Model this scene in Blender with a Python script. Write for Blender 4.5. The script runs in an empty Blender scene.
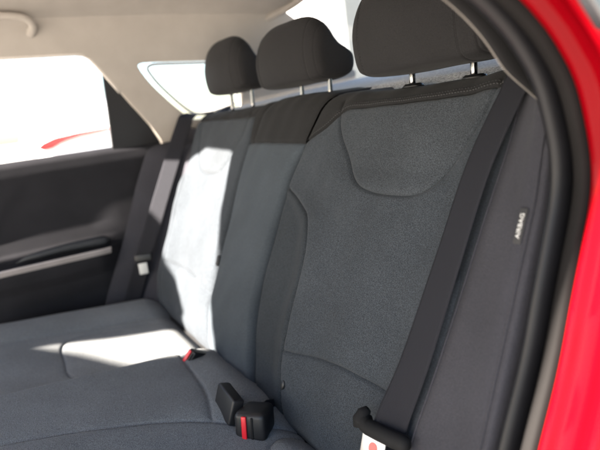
import bpy, bmesh, math, random
import numpy as np
from mathutils import Vector, Matrix
random.seed(7); np.random.seed(7)
S = bpy.context.scene
COL = S.collection
REC = 0.4163
SR, CR_ = math.sin(REC), math.cos(REC)
N = np.array([0.0, -CR_, SR])

# ---------------------------------------------------------------- helpers
def smooth01(a, b, x):
    t = np.clip((np.asarray(x, float) - a) / (b - a), 0, 1)
    return t * t * (3 - 2 * t)

def link(o, parent=None):
    COL.objects.link(o)
    if parent is not None:
        o.parent = parent
    return o

def mesh_obj(name, verts, faces, mat, parent=None, smooth=True):
    me = bpy.data.meshes.new(name)
    me.from_pydata([tuple(map(float, v)) for v in verts], [], [tuple(int(i) for i in f) for f in faces])
    me.validate()
    me.update()
    if smooth:
        me.polygons.foreach_set('use_smooth', [True] * len(me.polygons))
    me.materials.append(mat)
    o = bpy.data.objects.new(name, me)
    return link(o, parent)

def bm_obj(name, bm, mat, parent=None, smooth=True):
    me = bpy.data.meshes.new(name)
    bm.normal_update()
    bm.to_mesh(me); bm.free()
    if smooth:
        me.polygons.foreach_set('use_smooth', [True] * len(me.polygons))
    me.materials.append(mat)
    return link(bpy.data.objects.new(name, me), parent)

def tag(o, label, cat, group=None, kind=None):
    o['label'] = label
    o['category'] = cat
    if group: o['group'] = group
    if kind: o['kind'] = kind
    return o

def empty(name, label, cat, loc=(0, 0, 0), group=None):
    o = bpy.data.objects.new(name, None)
    o.empty_display_size = 0.05
    o.location = loc
    link(o)
    return tag(o, label, cat, group)

def keep_world(child, root):
    """parent a world-space mesh to a root that sits at the thing's base"""
    child.parent = root
    child.matrix_parent_inverse = Matrix.Translation(root.location).inverted()
    return child

def structure(o):
    o['kind'] = 'structure'
    return o

def grid_faces(nu, nv, close_u=False):
    F = []
    for i in range(nu if close_u else nu - 1):
        i2 = (i + 1) % nu
        for j in range(nv - 1):
            F.append((i * nv + j, i2 * nv + j, i2 * nv + j + 1, i * nv + j + 1))
    return F

def catmull(P, n=12, closed=False):
    P = np.asarray(P, float)
    m = len(P); out = []
    rng = m if closed else m - 1
    for i in range(rng):
        if closed:
            p0, p1, p2, p3 = P[(i - 1) % m], P[i], P[(i + 1) % m], P[(i + 2) % m]
        else:
            p0 = P[i - 1] if i > 0 else 2 * P[0] - P[1]
            p1, p2 = P[i], P[i + 1]
            p3 = P[i + 2] if i + 2 < m else 2 * P[-1] - P[-2]
        for k in range(n):
            t = k / n
            out.append(0.5 * (2 * p1 + (p2 - p0) * t + (2 * p0 - 5 * p1 + 4 * p2 - p3) * t * t + (3 * p1 - p0 - 3 * p2 + p3) * t ** 3))
    if not closed:
        out.append(P[-1])
    return np.array(out)

def resample(P, step):
    P = np.asarray(P, float)
    L = np.r_[0, np.cumsum(np.linalg.norm(np.diff(P, axis=0), axis=1))]
    n = max(2, int(L[-1] / step) + 1)
    q = np.linspace(0, L[-1], n)
    return np.stack([np.interp(q, L, P[:, k]) for k in range(P.shape[1])], 1)

def poly_dist(Q, P):
    """distance of points Q to polyline P and the nearest points"""
    Q = np.asarray(Q, float)
    best = np.full(len(Q), 1e9); near = Q.copy()
    for a, b in zip(P[:-1], P[1:]):
        d = b - a; L2 = d @ d + 1e-15
        t = np.clip(((Q - a) @ d) / L2, 0, 1)
        pt = a + t[:, None] * d
        ds = np.linalg.norm(Q - pt, axis=1)
        m = ds < best
        best[m] = ds[m]; near[m] = pt[m]
    return best, near

def in_poly(Q, P):
    Q = np.asarray(Q); x, y = Q[:, 0], Q[:, 1]
    ins = np.zeros(len(Q), bool); j = len(P) - 1
    for i in range(len(P)):
        xi, yi = P[i]; xj, yj = P[j]
        c = ((yi > y) != (yj > y)) & (x < (xj - xi) * (y - yi) / (yj - yi + 1e-12) + xi)
        ins ^= c; j = i
    return ins

def tube(name, pts, r, mat, parent=None, seg=10, caps=True):
    P = np.asarray(pts, float); n = len(P)
    rr = np.full(n, r) if np.isscalar(r) else np.asarray(r)
    V = []; up = np.array([0.13, 0.21, 0.97])
    for i in range(n):
        t = P[min(i + 1, n - 1)] - P[max(i - 1, 0)]; t = t / (np.linalg.norm(t) + 1e-12)
        a = np.cross(t, up)
        if np.linalg.norm(a) < 1e-3: a = np.cross(t, [1, 0, 0])
        a /= np.linalg.norm(a); b = np.cross(t, a)
        for k in range(seg):
            th = 2 * math.pi * k / seg
            V.append(P[i] + rr[i] * (math.cos(th) * a + math.sin(th) * b))
    F = []
    for i in range(n - 1):
        for k in range(seg):
            k2 = (k + 1) % seg
            F.append((i * seg + k, i * seg + k2, (i + 1) * seg + k2, (i + 1) * seg + k))
    if caps:
        F.append(tuple(range(seg - 1, -1, -1))); F.append(tuple((n - 1) * seg + k for k in range(seg)))
    return mesh_obj(name, V, F, mat, parent)

def rbox_bm(sx, sy, sz, r, seg=3, taper=None):
    bm = bmesh.new()
    bmesh.ops.create_cube(bm, size=1.0)
    for v in bm.verts:
        v.co.x *= sx; v.co.y *= sy; v.co.z *= sz
        if taper:
            k = 1 + taper * (v.co.z / sz)
            v.co.x *= k; v.co.y *= k
    bmesh.ops.bevel(bm, geom=list(bm.edges), offset=r, segments=seg, profile=0.5, affect='EDGES')
    return bm

def frame_mat(loc, ax, az):
    ax = Vector(ax).normalized(); az = Vector(az)
    az = (az - ax * az.dot(ax)).normalized(); ay = az.cross(ax)
    M = Matrix((ax, ay, az)).transposed().to_4x4(); M.translation = Vector(loc)
    return M

def plate(name, outer, holes, to3d, depth, mat, parent=None, bevel=0.0, rad=0):
    """flat plate with holes, in the (y,z) plane, mapped by to3d(y, z, t) with t the thickness coordinate"""
    cu = bpy.data.curves.new(name + '_c', 'CURVE'); cu.dimensions = '2D'; cu.fill_mode = 'BOTH'
    for poly in [outer] + list(holes):
        sp = cu.splines.new('POLY'); sp.points.add(len(poly) - 1)
        for p, q in zip(sp.points, poly): p.co = (q[0], q[1], 0, 1)
        sp.use_cyclic_u = True
    cu.extrude = depth / 2; cu.bevel_depth = bevel; cu.bevel_resolution = 2
    tmp = bpy.data.objects.new(name + '_t', cu); COL.objects.link(tmp)
    dg = bpy.context.evaluated_depsgraph_get()
    me = bpy.data.meshes.new_from_object(tmp.evaluated_get(dg))
    COL.objects.unlink(tmp); bpy.data.objects.remove(tmp); bpy.data.curves.remove(cu)
    me.name = name
    for v in me.vertices: v.co = to3d(v.co.x, v.co.y, v.co.z)
    me.materials.clear(); me.materials.append(mat)
    bm = bmesh.new(); bm.from_mesh(me)
    bmesh.ops.remove_doubles(bm, verts=list(bm.verts), dist=1e-5)
    bmesh.ops.recalc_face_normals(bm, faces=list(bm.faces))
    bm.to_mesh(me); bm.free()
    return link(bpy.data.objects.new(name, me), parent)

# ---------------------------------------------------------------- materials
def nt(m): return m.node_tree.nodes, m.node_tree.links

def base_mat(name):
    m = bpy.data.materials.new(name); m.use_nodes = True
    return m, m.node_tree.nodes['Principled BSDF']

def setp(b, **kw):
    for k, v in kw.items():
        k2 = k.replace('_', ' ')
        b.inputs[k2].default_value = v

def fabric(name, dark, light, scale=620, rough=.92, sheen=.25, bump=.35, warm=None):
    m, b = base_mat(name); n, l = nt(m)
    tc = n.new('ShaderNodeTexCoord')
    nz = n.new('ShaderNodeTexNoise'); nz.inputs['Scale'].default_value = scale; nz.inputs['Detail'].default_value = 2.5
    nz.inputs['Roughness'].default_value = .75
    vo = n.new('ShaderNodeTexVoronoi'); vo.inputs['Scale'].default_value = scale * 1.1
    big = n.new('ShaderNodeTexNoise'); big.inputs['Scale'].default_value = 9; big.inputs['Detail'].default_value = 4
    l.new(tc.outputs['Object'], nz.inputs['Vector']); l.new(tc.outputs['Object'], vo.inputs['Vector']); l.new(tc.outputs['Object'], big.inputs['Vector'])
    r = n.new('ShaderNodeValToRGB'); r.color_ramp.elements[0].position = .39; r.color_ramp.elements[1].position = .63
    r.color_ramp.elements[0].color = (*dark, 1); r.color_ramp.elements[1].color = (*light, 1)
    l.new(nz.outputs['Fac'], r.inputs['Fac'])
    mx = n.new('ShaderNodeMix'); mx.data_type = 'RGBA'; mx.blend_type = 'MULTIPLY'; mx.inputs[0].default_value = 1
    r2 = n.new('ShaderNodeValToRGB'); r2.color_ramp.elements[0].position = .3; r2.color_ramp.elements[1].position = .7
    r2.color_ramp.elements[0].color = (.86, .86, .86, 1); r2.color_ramp.elements[1].color = (1.08, 1.08, 1.08, 1)
    l.new(big.outputs['Fac'], r2.inputs['Fac'])
    l.new(r.outputs['Color'], mx.inputs[6]); l.new(r2.outputs['Color'], mx.inputs[7])
    l.new(mx.outputs[2], b.inputs['Base Color'])
    ad = n.new('ShaderNodeMath'); ad.operation = 'ADD'
    l.new(nz.outputs['Fac'], ad.inputs[0]); l.new(vo.outputs['Distance'], ad.inputs[1])
    bp = n.new('ShaderNodeBump'); bp.inputs['Strength'].default_value = bump; bp.inputs['Distance'].default_value = .0006
    l.new(ad.outputs[0], bp.inputs['Height']); l.new(bp.outputs['Normal'], b.inputs['Normal'])
    setp(b, Roughness=rough, Sheen_Weight=sheen, Sheen_Roughness=.5)
    b.inputs['Specular IOR Level'].default_value = .08
    return m

def simple(name, col, rough=.5, metal=0, grain=0, gscale=400, spec=.5, coat=0, vary=.12):
    m, b = base_mat(name); n, l = nt(m)
    tc = n.new('ShaderNodeTexCoord')
    nz = n.new('ShaderNodeTexNoise'); nz.inputs['Scale'].default_value = 14; nz.inputs['Detail'].default_value = 5
    l.new(tc.outputs['Object'], nz.inputs['Vector'])
    r = n.new('ShaderNodeValToRGB'); r.color_ramp.elements[0].position = .3; r.color_ramp.elements[1].position = .7
    r.color_ramp.elements[0].color = (*[c * (1 - vary) for c in col], 1); r.color_ramp.elements[1].color = (*[c * (1 + vary) for c in col], 1)
    l.new(nz.outputs['Fac'], r.inputs['Fac']); l.new(r.outputs['Color'], b.inputs['Base Color'])
    setp(b, Roughness=rough, Metallic=metal)
    b.inputs['Specular IOR Level'].default_value = spec
    if coat:
        setp(b, Coat_Weight=coat, Coat_Roughness=.04)
    if grain:
        vo = n.new('ShaderNodeTexVoronoi'); vo.inputs['Scale'].default_value = gscale
        l.new(tc.outputs['Object'], vo.inputs['Vector'])
        bp = n.new('ShaderNodeBump'); bp.inputs['Strength'].default_value = grain; bp.inputs['Distance'].default_value = .0005
        l.new(vo.outputs['Distance'], bp.inputs['Height']); l.new(bp.outputs['Normal'], b.inputs['Normal'])
    return m

def glass_mat(name, tint):
    m = bpy.data.materials.new(name); m.use_nodes = True; n, l = nt(m)
    n.remove(n['Principled BSDF']); out = n['Material Output']
    t = n.new('ShaderNodeBsdfTransparent'); t.inputs['Color'].default_value = (*tint, 1)
    g = n.new('ShaderNodeBsdfGlossy'); g.inputs['Roughness'].default_value = .02
    mix = n.new('ShaderNodeMixShader'); mix.inputs[0].default_value = .04
    l.new(t.outputs[0], mix.inputs[1]); l.new(g.outputs[0], mix.inputs[2]); l.new(mix.outputs[0], out.inputs['Surface'])
    return m

def webbing(name, col):
    m, b = base_mat(name); n, l = nt(m)
    uv = n.new('ShaderNodeUVMap')
    sep = n.new('ShaderNodeSeparateXYZ'); l.new(uv.outputs['UV'], sep.inputs[0])
    def sine(inp, f):
        k = n.new('ShaderNodeMath'); k.operation = 'MULTIPLY'; k.inputs[1].default_value = f; l.new(inp, k.inputs[0])
        s = n.new('ShaderNodeMath'); s.operation = 'SINE'; l.new(k.outputs[0], s.inputs[0]); return s.outputs[0]
    a = sine(sep.outputs['X'], 2 * math.pi * 22); c = sine(sep.outputs['Y'], 2 * math.pi * 700)
    ad = n.new('ShaderNodeMath'); ad.operation = 'MULTIPLY'; l.new(a, ad.inputs[0]); l.new(c, ad.inputs[1])
    ad2 = n.new('ShaderNodeMath'); ad2.operation = 'ADD'; l.new(a, ad2.inputs[0]); l.new(ad.outputs[0], ad2.inputs[1])
    bp = n.new('ShaderNodeBump'); bp.inputs['Strength'].default_value = .6; bp.inputs['Distance'].default_value = .0008
    l.new(ad2.outputs[0], bp.inputs['Height']); l.new(bp.outputs['Normal'], b.inputs['Normal'])
    b.inputs['Base Color'].default_value = (*col, 1)
    setp(b, Roughness=.7); b.inputs['Specular IOR Level'].default_value = .12
    return m

M = {}
M['fab'] = fabric('grey_melange_fabric', (.0158, .0184, .0220), (.0395, .0458, .0540), 660, sheen=.04)
M['fab_center'] = fabric('plain_grey_fabric', (.024, .029, .035), (.045, .0535, .063), 800, bump=.25, sheen=.04)
M['fab_insert'] = fabric('coarse_grey_fabric', (.0175, .0200, .0235), (.040, .0455, .0525), 620, bump=.35, sheen=.04)
M['fab_dark'] = fabric('charcoal_fabric', (.008, .008, .0085), (.016, .016, .0165), 900, bump=.25, sheen=.03)
M['fab_bolster'] = fabric('dark_violet_grey_fabric', (.020, .020, .0245), (.035, .035, .042), 900, bump=.25, sheen=.04)
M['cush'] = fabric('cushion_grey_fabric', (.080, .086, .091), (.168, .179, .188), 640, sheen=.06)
M['head'] = fabric('headrest_black_fabric', (.0085, .0083, .0088), (.0168, .0163, .0172), 1000, rough=.75, sheen=.03, bump=.3)
M['thread'] = simple('grey_thread', (.040, .040, .041), .8, spec=.1)
M['thread_dark'] = simple('charcoal_thread', (.020, .020, .021), .8, spec=.1)
M['black'] = simple('black_plastic', (.009, .009, .010), .45, grain=.15, spec=.35)
M['blackmatte'] = simple('matte_black_plastic', (.007, .007, .0075), .8, spec=.15)
M['door'] = simple('black_door_plastic', (.0140, .0140, .0166), .8, grain=.3, gscale=900, spec=.08)
M['fab_roll'] = fabric('shaded_grey_melange_fabric', (.011, .013, .0155), (.029, .034, .040), 640, sheen=.03)  # darker melange copy: shade of the turned roll put into its colour
M['rubber'] = simple('black_rubber', (.006, .006, .0072), .45, spec=.18)
M['lip'] = simple('grey_rubber', (.0075, .0070, .0070), .85, spec=.04)
M['chrome'] = simple('chrome', (.17, .17, .175), .2, metal=1, vary=.02)
M['satin'] = simple('satin_metal', (.34, .315, .315), .5, metal=.5)
M['red'] = simple('red_car_paint', (.105, .0005, .0022), .6, spec=.0, coat=.10, vary=.03)
M['liner'] = simple('beige_headliner', (.300, .270, .240), .95, grain=.25, gscale=700, spec=.1, vary=.05)
M['rim'] = simple('pale_trim_rim', (.13, .12, .11), .7, spec=.1)
M['qseal'] = simple('grey_window_seal', (.26, .26, .26), .7)
M['seal'] = simple('pale_grey_seal', (.42, .38, .34), .7)
M['carpet'] = fabric('grey_speckled_carpet', (.07, .07, .07), (.42, .41, .40), 260, bump=.8)
M['floor'] = fabric('black_floor_carpet', (.012, .012, .012), (.03, .03, .03), 400)
M['button'] = simple('red_plastic', (.55, .012, .022), .35)
M['white'] = simple('white_print', (.42, .42, .41), .7, vary=.03)
M['pink'] = simple('red_print', (.6, .10, .09), .6, vary=.03)
M['tagblack'] = simple('black_tag_fabric', (.012, .012, .013), .8)
M['metal'] = simple('bright_steel', (.66, .62, .58), .35, metal=.7, vary=.05)
M['belt'] = webbing('dark_belt_webbing', (.0135, .0138, .0175))
M['cup'] = simple('slate_door_plastic', (.020, .022, .026), .55, spec=.3)
M['glass'] = glass_mat('clear_window_glass', (.95, .95, .95))
M['darkglass'] = simple('dark_tinted_glass', (.02, .02, .022), .08, spec=.6)
M['concrete'] = simple('pale_concrete', (.42, .41, .39), .85, grain=.2, gscale=60)
M['vanwhite'] = simple('white_car_paint', (.78, .78, .77), .3, coat=1, vary=.02)
M['lamp'] = simple('red_lamp_lens', (.55, .02, .02), .25, coat=1)
M['wallpale'] = simple('pale_render_wall', (.25, .25, .245), .9)
M['bglass'] = simple('blue_grey_building_glass', (.11, .118, .12), .4, spec=.1)
M['tyre'] = simple('tyre_rubber', (.02, .02, .02), .8)

# ---------------------------------------------------------------- the backrest surface
S0, RT = 0.553, 0.050
ARC = RT * (math.pi / 2 - REC)
SMAX = S0 + ARC + 0.085
def carrier(s):
    """base point (y,z) and normal (y,z) along the backrest profile, rolling over the top"""
    s = np.asarray(s, float)
    y = np.minimum(s, S0) * SR; z = np.minimum(s, S0) * CR_
    ny = np.full_like(s, -CR_); nz = np.full_like(s, SR)
    cy, cz = S0 * SR + RT * CR_, S0 * CR_ - RT * SR
    a = np.clip((s - S0) / RT, 0, math.pi / 2 - REC)
    th = a
    n_y = -CR_ * np.cos(th) + SR * np.sin(th); n_z = SR * np.cos(th) + CR_ * np.sin(th)
    m = s > S0
    y = np.where(m, cy + RT * n_y, y); z = np.where(m, cz + RT * n_z, z)
    ny = np.where(m, n_y, ny); nz = np.where(m, n_z, nz)
    y = y + np.clip(s - S0 - ARC, 0, None)
    return y, z, ny, nz

def surf(x, s, d):
    y, z, ny, nz = carrier(s)
    return np.stack([x, y + d * ny, z + d * nz], 1)

def tab(L):
    L = sorted([(s, x) for x, s in L]); ss = np.array([a for a, _ in L]); xx = np.array([b for _, b in L])
    P = catmull(np.stack([ss, xx], 1), 8)
    return lambda s: np.interp(s, P[:, 0], P[:, 1])

cr = tab([(.100, -.04), (.088, .0), (.052, .075), (.027, .15), (.026, .27), (.040, .41), (.062, .482), (.095, .546), (.113, .60), (.125, .72)])
cl = tab([(-.135, -.04), (-.147, 0), (-.186, .08), (-.194, .15), (-.195, .30), (-.193, .45), (-.186, .56), (-.182, .60), (-.18, .72)])

class Section:
    def __init__(self, name, xl, xr, seams, panels, dfun, step, el, er):
        """panels: list of (part name, test(Q)->mask, material)"""
        n_s = int((SMAX + .035) / step); n_x = int(.5 * (xr(.3) - xl(.3) + xr(0) - xl(0)) / step)
        s = np.linspace(-.035, SMAX, n_s); u = np.linspace(0, 1, n_x)
        # cluster columns near the edges
        u = u + .35 * (-np.sin(2 * np.pi * u) / (2 * np.pi))
        Sg, U = np.meshgrid(s, u, indexing='ij')
        X = xl(Sg) * (1 - U) + xr(Sg) * U
        Q = np.stack([X.ravel(), Sg.ravel()], 1)
        F = np.array(grid_faces(n_s, n_x))
        self.seams = [resample(catmull(p, 10), .004) for p in seams]
        fc = Q[F].mean(1)
        lab = np.full(len(F), len(panels) - 1)
        for k in range(len(panels) - 2, -1, -1):
            lab[panels[k][1](fc)] = k
        # snap vertices between two panels onto the nearest seam
        lo = np.full(len(Q), 99); hi = np.full(len(Q), -1)
        for c in range(4):
            np.minimum.at(lo, F[:, c], lab); np.maximum.at(hi, F[:, c], lab)
        bd = np.where(lo < hi)[0]
        if len(bd):
            best = np.full(len(bd), 1e9); near = Q[bd].copy()
            for p in self.seams:
                ds, pt = poly_dist(Q[bd], p); mk = ds < best; best[mk] = ds[mk]; near[mk] = pt[mk]
            mk = best < step * 1.2
            Q[bd[mk]] = near[mk]
        self.dfun, self.xl, self.xr, self.el, self.er = dfun, xl, xr, el, er
        P = self.point(Q)
        self.parts = []
        for k, (pn, _, mat) in enumerate(panels):
            Fk = F[lab == k]
            if not len(Fk): continue
            used = np.unique(Fk); mp = np.full(len(Q), -1); mp[used] = np.arange(len(used))
            self.parts.append((pn, P[used], mp[Fk], mat))
        # continuous normals across the panel seams
        self.P = P
    def depth(self, Q):
        x, s = Q[:, 0], Q[:, 1]
        d = self.dfun(x, s)
        dist = np.full(len(Q), 1.0)
        for p in self.seams:
            ds, _ = poly_dist(Q, p); dist = np.minimum(dist, ds)
        d = d + .0035 * (1 - np.exp(-dist / .018)) - .0042 * np.exp(-(dist / .0027) ** 2)
        # rounded outer edges
        for e, (R, D) in ((x - self.xl(s), self.el), (self.xr(s) - x, self.er)):
            R = R + 0 * s; Dd = D(s)
            t = np.clip(1 - e / R, 0, 1)
            d = d - Dd * (1 - np.sqrt(np.clip(1 - t * t, 0, 1)))
        # bottom rolls under
        t = np.clip((.03 - s) / .06, 0, 1)
        d = d - .055 * (1 - np.sqrt(np.clip(1 - t * t, 0, 1)))
        return d
    def point(self, Q, up=0):
        return surf(Q[:, 0], Q[:, 1], self.depth(Q) + up)
    def build(self, root):
        out = []
        for pn, P, F, mat in self.parts:
            out.append(mesh_obj(pn, P, F[:, ::-1], mat, root))
        return out

def stitches(name, pts, mat, parent, length=.0034, gap=.0052, w=.00075):
    P = resample(pts, gap); V = []; F = []
    for i in range(len(P) - 1):
        a = P[i]; t = P[i + 1] - P[i]; t = t / np.linalg.norm(t); b = a + t * length
        u = np.cross(t, [0, -.9, .43]); u /= np.linalg.norm(u); v = np.cross(u, t)
        k = len(V)
        for q, f in ((a, .4), (a * .7 + b * .3, 1), (a * .3 + b * .7, 1), (b, .4)):
            for th in range(6):
                an = th * math.pi / 3
                V.append(q + f * w * (math.cos(an) * u + math.sin(an) * v))
        for r in range(3):
            for th in range(6):
                F.append((k + r * 6 + th, k + r * 6 + (th + 1) % 6, k + (r + 1) * 6 + (th + 1) % 6, k + (r + 1) * 6 + th))
    return mesh_obj(name, V, F, mat, parent)

def wr(x, s):
    return .0009 * np.sin(31 * x + 17 * s) * np.sin(23 * s - 9 * x) + .0006 * np.sin(83 * x - 41 * s + 1.3)

# ---- near (right of picture) backrest
XC = .335
band_r = [(.020, .470), (.066, .497), (.100, .512), (.128, .526), (.160, .547), (.185, .558), (.23, .562), (.30, .563), (.42, .566), (.535, .570), (.58, .572)]
ins_r = [(.164, .575), (.168, .545), (.182, .515), (.212, .477), (.240, .443), (.268, .424), (.31, .415), (.36, .414), (.40, .418), (.43, .432), (.455, .462), (.475, .495), (.495, .535), (.508, .580)]
bol_r = [(.030, .415), (.055, .402), (.112, .378), (.156, .35), (.178, .307), (.184, .252), (.182, .196), (.183, .121), (.192, .051), (.2, -.03)]
bol_r2 = [(2 * .347 - x, s) for x, s in bol_r]
hs_r = [(.184, .112), (.22, .118), (.275, .130), (.34, .139), (.40, .142), (.45, .143), (.45, .143)]
bandR = resample(catmull(band_r, 10), .004); bolR = resample(catmull(bol_r, 10), .004); insR = resample(catmull(ins_r, 10), .004)
band_s = lambda x: np.interp(x, bandR[:, 0], bandR[:, 1])
bol_x = lambda s: np.interp(s, bolR[::-1, 1], bolR[::-1, 0])
xr_r = tab([(.545, -.04), (.545, .2), (.545, .4), (.550, .56), (.555, .72)])
def d_right(x, s):
    w = smooth01(.47, .30, s) * smooth01(-.02, .10, s)
    bx = bol_x(np.clip(s, 0, .41)); bx2 = 2 * .347 - bx
    crest = .016 * smooth01(.06, -.004, bx - x - .0) * smooth01(.10, -.01, x - bx) + .020 * np.exp(-((x - bx2 - .02) / .06) ** 2)
    d = crest * w + .010 * np.exp(-((s - .20) / .12) ** 2) * np.exp(-((x - XC) / .12) ** 2)
    d = d - .006 * in_soft(x, s)
    return d + wr(x, s)
def in_soft(x, s):
    return smooth01(.185, .23, x) * smooth01(.49, .45, x) * smooth01(.42, .46, s)
edge_deep = lambda s: .004 + .020 * smooth01(.50, .45, s)
sec_r = Section('right', lambda s: cr(s) + .0008, xr_r,
    [band_r, ins_r, bol_r, hs_r, bol_r2],
    [('top_band', lambda Q: Q[:, 1] > band_s(Q[:, 0]), M['fab_dark']),
     ('upper_insert', lambda Q: in_poly(Q, insR), M['fab_insert']),
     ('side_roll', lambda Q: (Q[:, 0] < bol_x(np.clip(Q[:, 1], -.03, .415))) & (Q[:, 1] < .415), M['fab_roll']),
     ('outer_side_roll', lambda Q: (Q[:, 0] > 2 * .347 - bol_x(np.clip(Q[:, 1], -.03, .415))) & (Q[:, 1] < .415), M['fab']),
     ('lower_panel', lambda Q: Q[:, 1] < np.interp(Q[:, 0], [p[0] for p in hs_r], [p[1] for p in hs_r]), M['fab']),
     ('main_panel', None, M['fab'])],
    d_right, .0027, (.020, edge_deep), (.012, lambda s: .010 + 0 * s))
# ---- middle backrest (folding armrest part)
def d_mid(x, s):
    xm = .5 * (cr(s) + cl(s)); h = .5 * (cr(s) - cl(s))
    return .004 + .006 * (1 - ((x - xm) / h) ** 2) + .004 * np.exp(-((s - .1) / .1) ** 2) + wr(x * 1.3 + .2, s)
dark_seam = [(-.215, .4975), (-.16, .4965), (-.05, .4955), (.03, .495), (.08, .495)]
dk = lambda x: np.interp(x, [p[0] for p in dark_seam], [p[1] for p in dark_seam])
pipe_l = [(-.157, .495), (-.150, .53), (-.135, .58), (-.122, .63)]
sec_m = Section('mid', cl, lambda s: cr(s) - .0008, [dark_seam, pipe_l],
    [('top_panel', lambda Q: Q[:, 1] > dk(Q[:, 0]), M['fab_dark']), ('front_panel', None, M['fab_center'])],
    d_mid, .0035, (.014, lambda s: .022 + 0 * s), (.016, edge_deep))
# ---- far backrest
XL = -.40
sh = lambda L: [(-(x - XC) * .98 + XL, s) for x, s in L]
ins_l = sh(ins_r); insL = resample(catmull(ins_l, 10), .006)
band_l = [(-.70, .572), (-.55, .570), (-.40, .568), (-.25, .567), (-.15, .567)]
xl_l = tab([(-.60, -.04), (-.60, .2), (-.60, .4), (-.605, .56), (-.61, .72)])
bol_l = [(-.63, .44), (-.60, .42), (-.575, .39), (-.545, .34), (-.532, .28), (-.530, .2), (-.535, .1), (-.54, -.03)]
bolL = resample(catmull(bol_l, 10), .006)
bl_x = lambda s: np.interp(s, bolL[::-1, 1], bolL[::-1, 0])
hs_l = [(-.53, .14), (-.45, .14), (-.37, .14), (-.28, .13), (-.2, .12)]
def d_left(x, s):
    w = smooth01(.47, .30, s) * smooth01(-.02, .10, s)
    d = .030 * np.exp(-((x - bl_x(np.clip(s, 0, .43)) + .01) / .05) ** 2) * w + .010 * np.exp(-((x + .25) / .05) ** 2) * w
    return d + .009 * np.exp(-((s - .2) / .12) ** 2) * np.exp(-((x - XL) / .11) ** 2) + wr(x + .7, s)
sec_l = Section('left', xl_l, lambda s: cl(s) - .006, [band_l, ins_l, bol_l, hs_l],
    [('top_band', lambda Q: Q[:, 1] > np.interp(Q[:, 0], [p[0] for p in band_l], [p[1] for p in band_l]), M['fab_dark']),
     ('upper_insert', lambda Q: in_poly(Q, insL), M['fab_insert']),
     ('side_roll', lambda Q: (Q[:, 0] < bl_x(np.clip(Q[:, 1], -.03, .44))) & (Q[:, 1] < .44), M['fab']),
     ('lower_panel', lambda Q: Q[:, 1] < .14, M['fab']),
     ('main_panel', None, M['fab'])],
    d_left, .005, (.014, lambda s: .03 + 0 * s), (.016, lambda s: .022 + 0 * s))

def shell(x0, x1, root):
    s = np.linspace(-.05, S0 + ARC + .085, 40); y, z, ny, nz = carrier(s)
    V = []
    for x in (x0, x1):
        for k in range(len(s)): V.append((x, y[k] - .036 * ny[k], z[k] - .036 * nz[k]))
    n = len(s); F = [(k, k + 1, n + k + 1, n + k) for k in range(n - 1)]
    o = mesh_obj('seat_shell', V, F, M['blackmatte'], root)
    sol = o.modifiers.new('thick', 'SOLIDIFY'); sol.thickness = .02; sol.offset = -1
    return o

near_back = empty('rear_seatback', 'near rear seat of grey melange cloth with curved side roll and small black anchor cap', 'car seat')
sec_r.build(near_back); shell(.0, .56, near_back)
mid_back = empty('middle_seatback', 'narrow middle rear seat of plain grey cloth with a charcoal patch on top', 'car seat')
sec_m.build(mid_back); shell(-.19, -.002, mid_back)
far_back = empty('rear_seatback', 'far rear seat beside the closed door, half of it in white sunlight', 'car seat')
sec_l.build(far_back); shell(-.60, -.192, far_back)

def on(sec, L, up=.0006, off=0.0):
    Q = resample(catmull(L, 10), .003)
    if off:
        t = np.gradient(Q, axis=0); t /= np.linalg.norm(t, axis=1)[:, None]
        Q = Q + off * np.stack([-t[:, 1], t[:, 0]], 1)
    return sec.point(Q, up)
stitches('stitching', on(sec_r, [(x, s) for x, s in band_r if .06 < x < .55], .0007, .0042), M['thread'], near_back)
stitches('stitching', on(sec_r, [(x, s) for x, s in band_r if .15 < x < .55], .0007, .0088), M['thread_dark'], near_back)
stitches('stitching', on(sec_m, [(-.152, .51), (-.135, .575), (-.125, .62)], .0006, .004), M['thread_dark'], mid_back)
# piping along the near side roll and insert
def seam_line(name, sec, L, mat, parent, r=.0007, up=-.0016):
    return tube(name, on(sec, L, up), r, mat, parent, 6)
seam_line('seam_piping', sec_r, ins_r[1:-1], M['blackmatte'], near_back)
seam_line('seam_piping', sec_r, bol_r[1:-1], M['blackmatte'], near_back)
seam_line('seam_piping', sec_r, hs_r[:-1], M['blackmatte'], near_back)
seam_line('seam_piping', sec_r, [(x, s) for x, s in band_r if .07 < x < .54], M['blackmatte'], near_back)
seam_line('seam_piping', sec_m, [(x, s) for x, s in dark_seam if -.18 < x < .05], M['blackmatte'], mid_back, .0005)

# black belt guide in the groove left of the middle part
gp = sec_m.point(np.array([[-.190, .205]]), .006)[0]
bm = rbox_bm(.010, .010, .026, .003, 3); bmesh.ops.transform(bm, matrix=frame_mat(gp, (1, 0, 0), (-.05, SR, CR_)), verts=bm.verts)
bm_obj('belt_guide', bm, M['black'], mid_back)
# child seat anchor cap
def anchor_cap(sec, x, s, root):
    p = sec.point(np.array([[x, s]]), .0015)[0]
    bm = bmesh.new()
    bmesh.ops.create_uvsphere(bm, u_segments=24, v_segments=12, radius=1)
    for v in bm.verts:
        k = 1.0
        v.co.x *= .0052; v.co.y *= .0088; v.co.z *= .0030
    Mx = Matrix.Translation(p) @ Matrix.Rotation(math.pi / 2 - REC, 4, 'X')
    bmesh.ops.transform(bm, matrix=Mx, verts=bm.verts)
    o = bm_obj('anchor_cap', bm, M['black'], root)
    return o
anchor_cap(sec_r, .205, .056, near_back)

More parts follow.
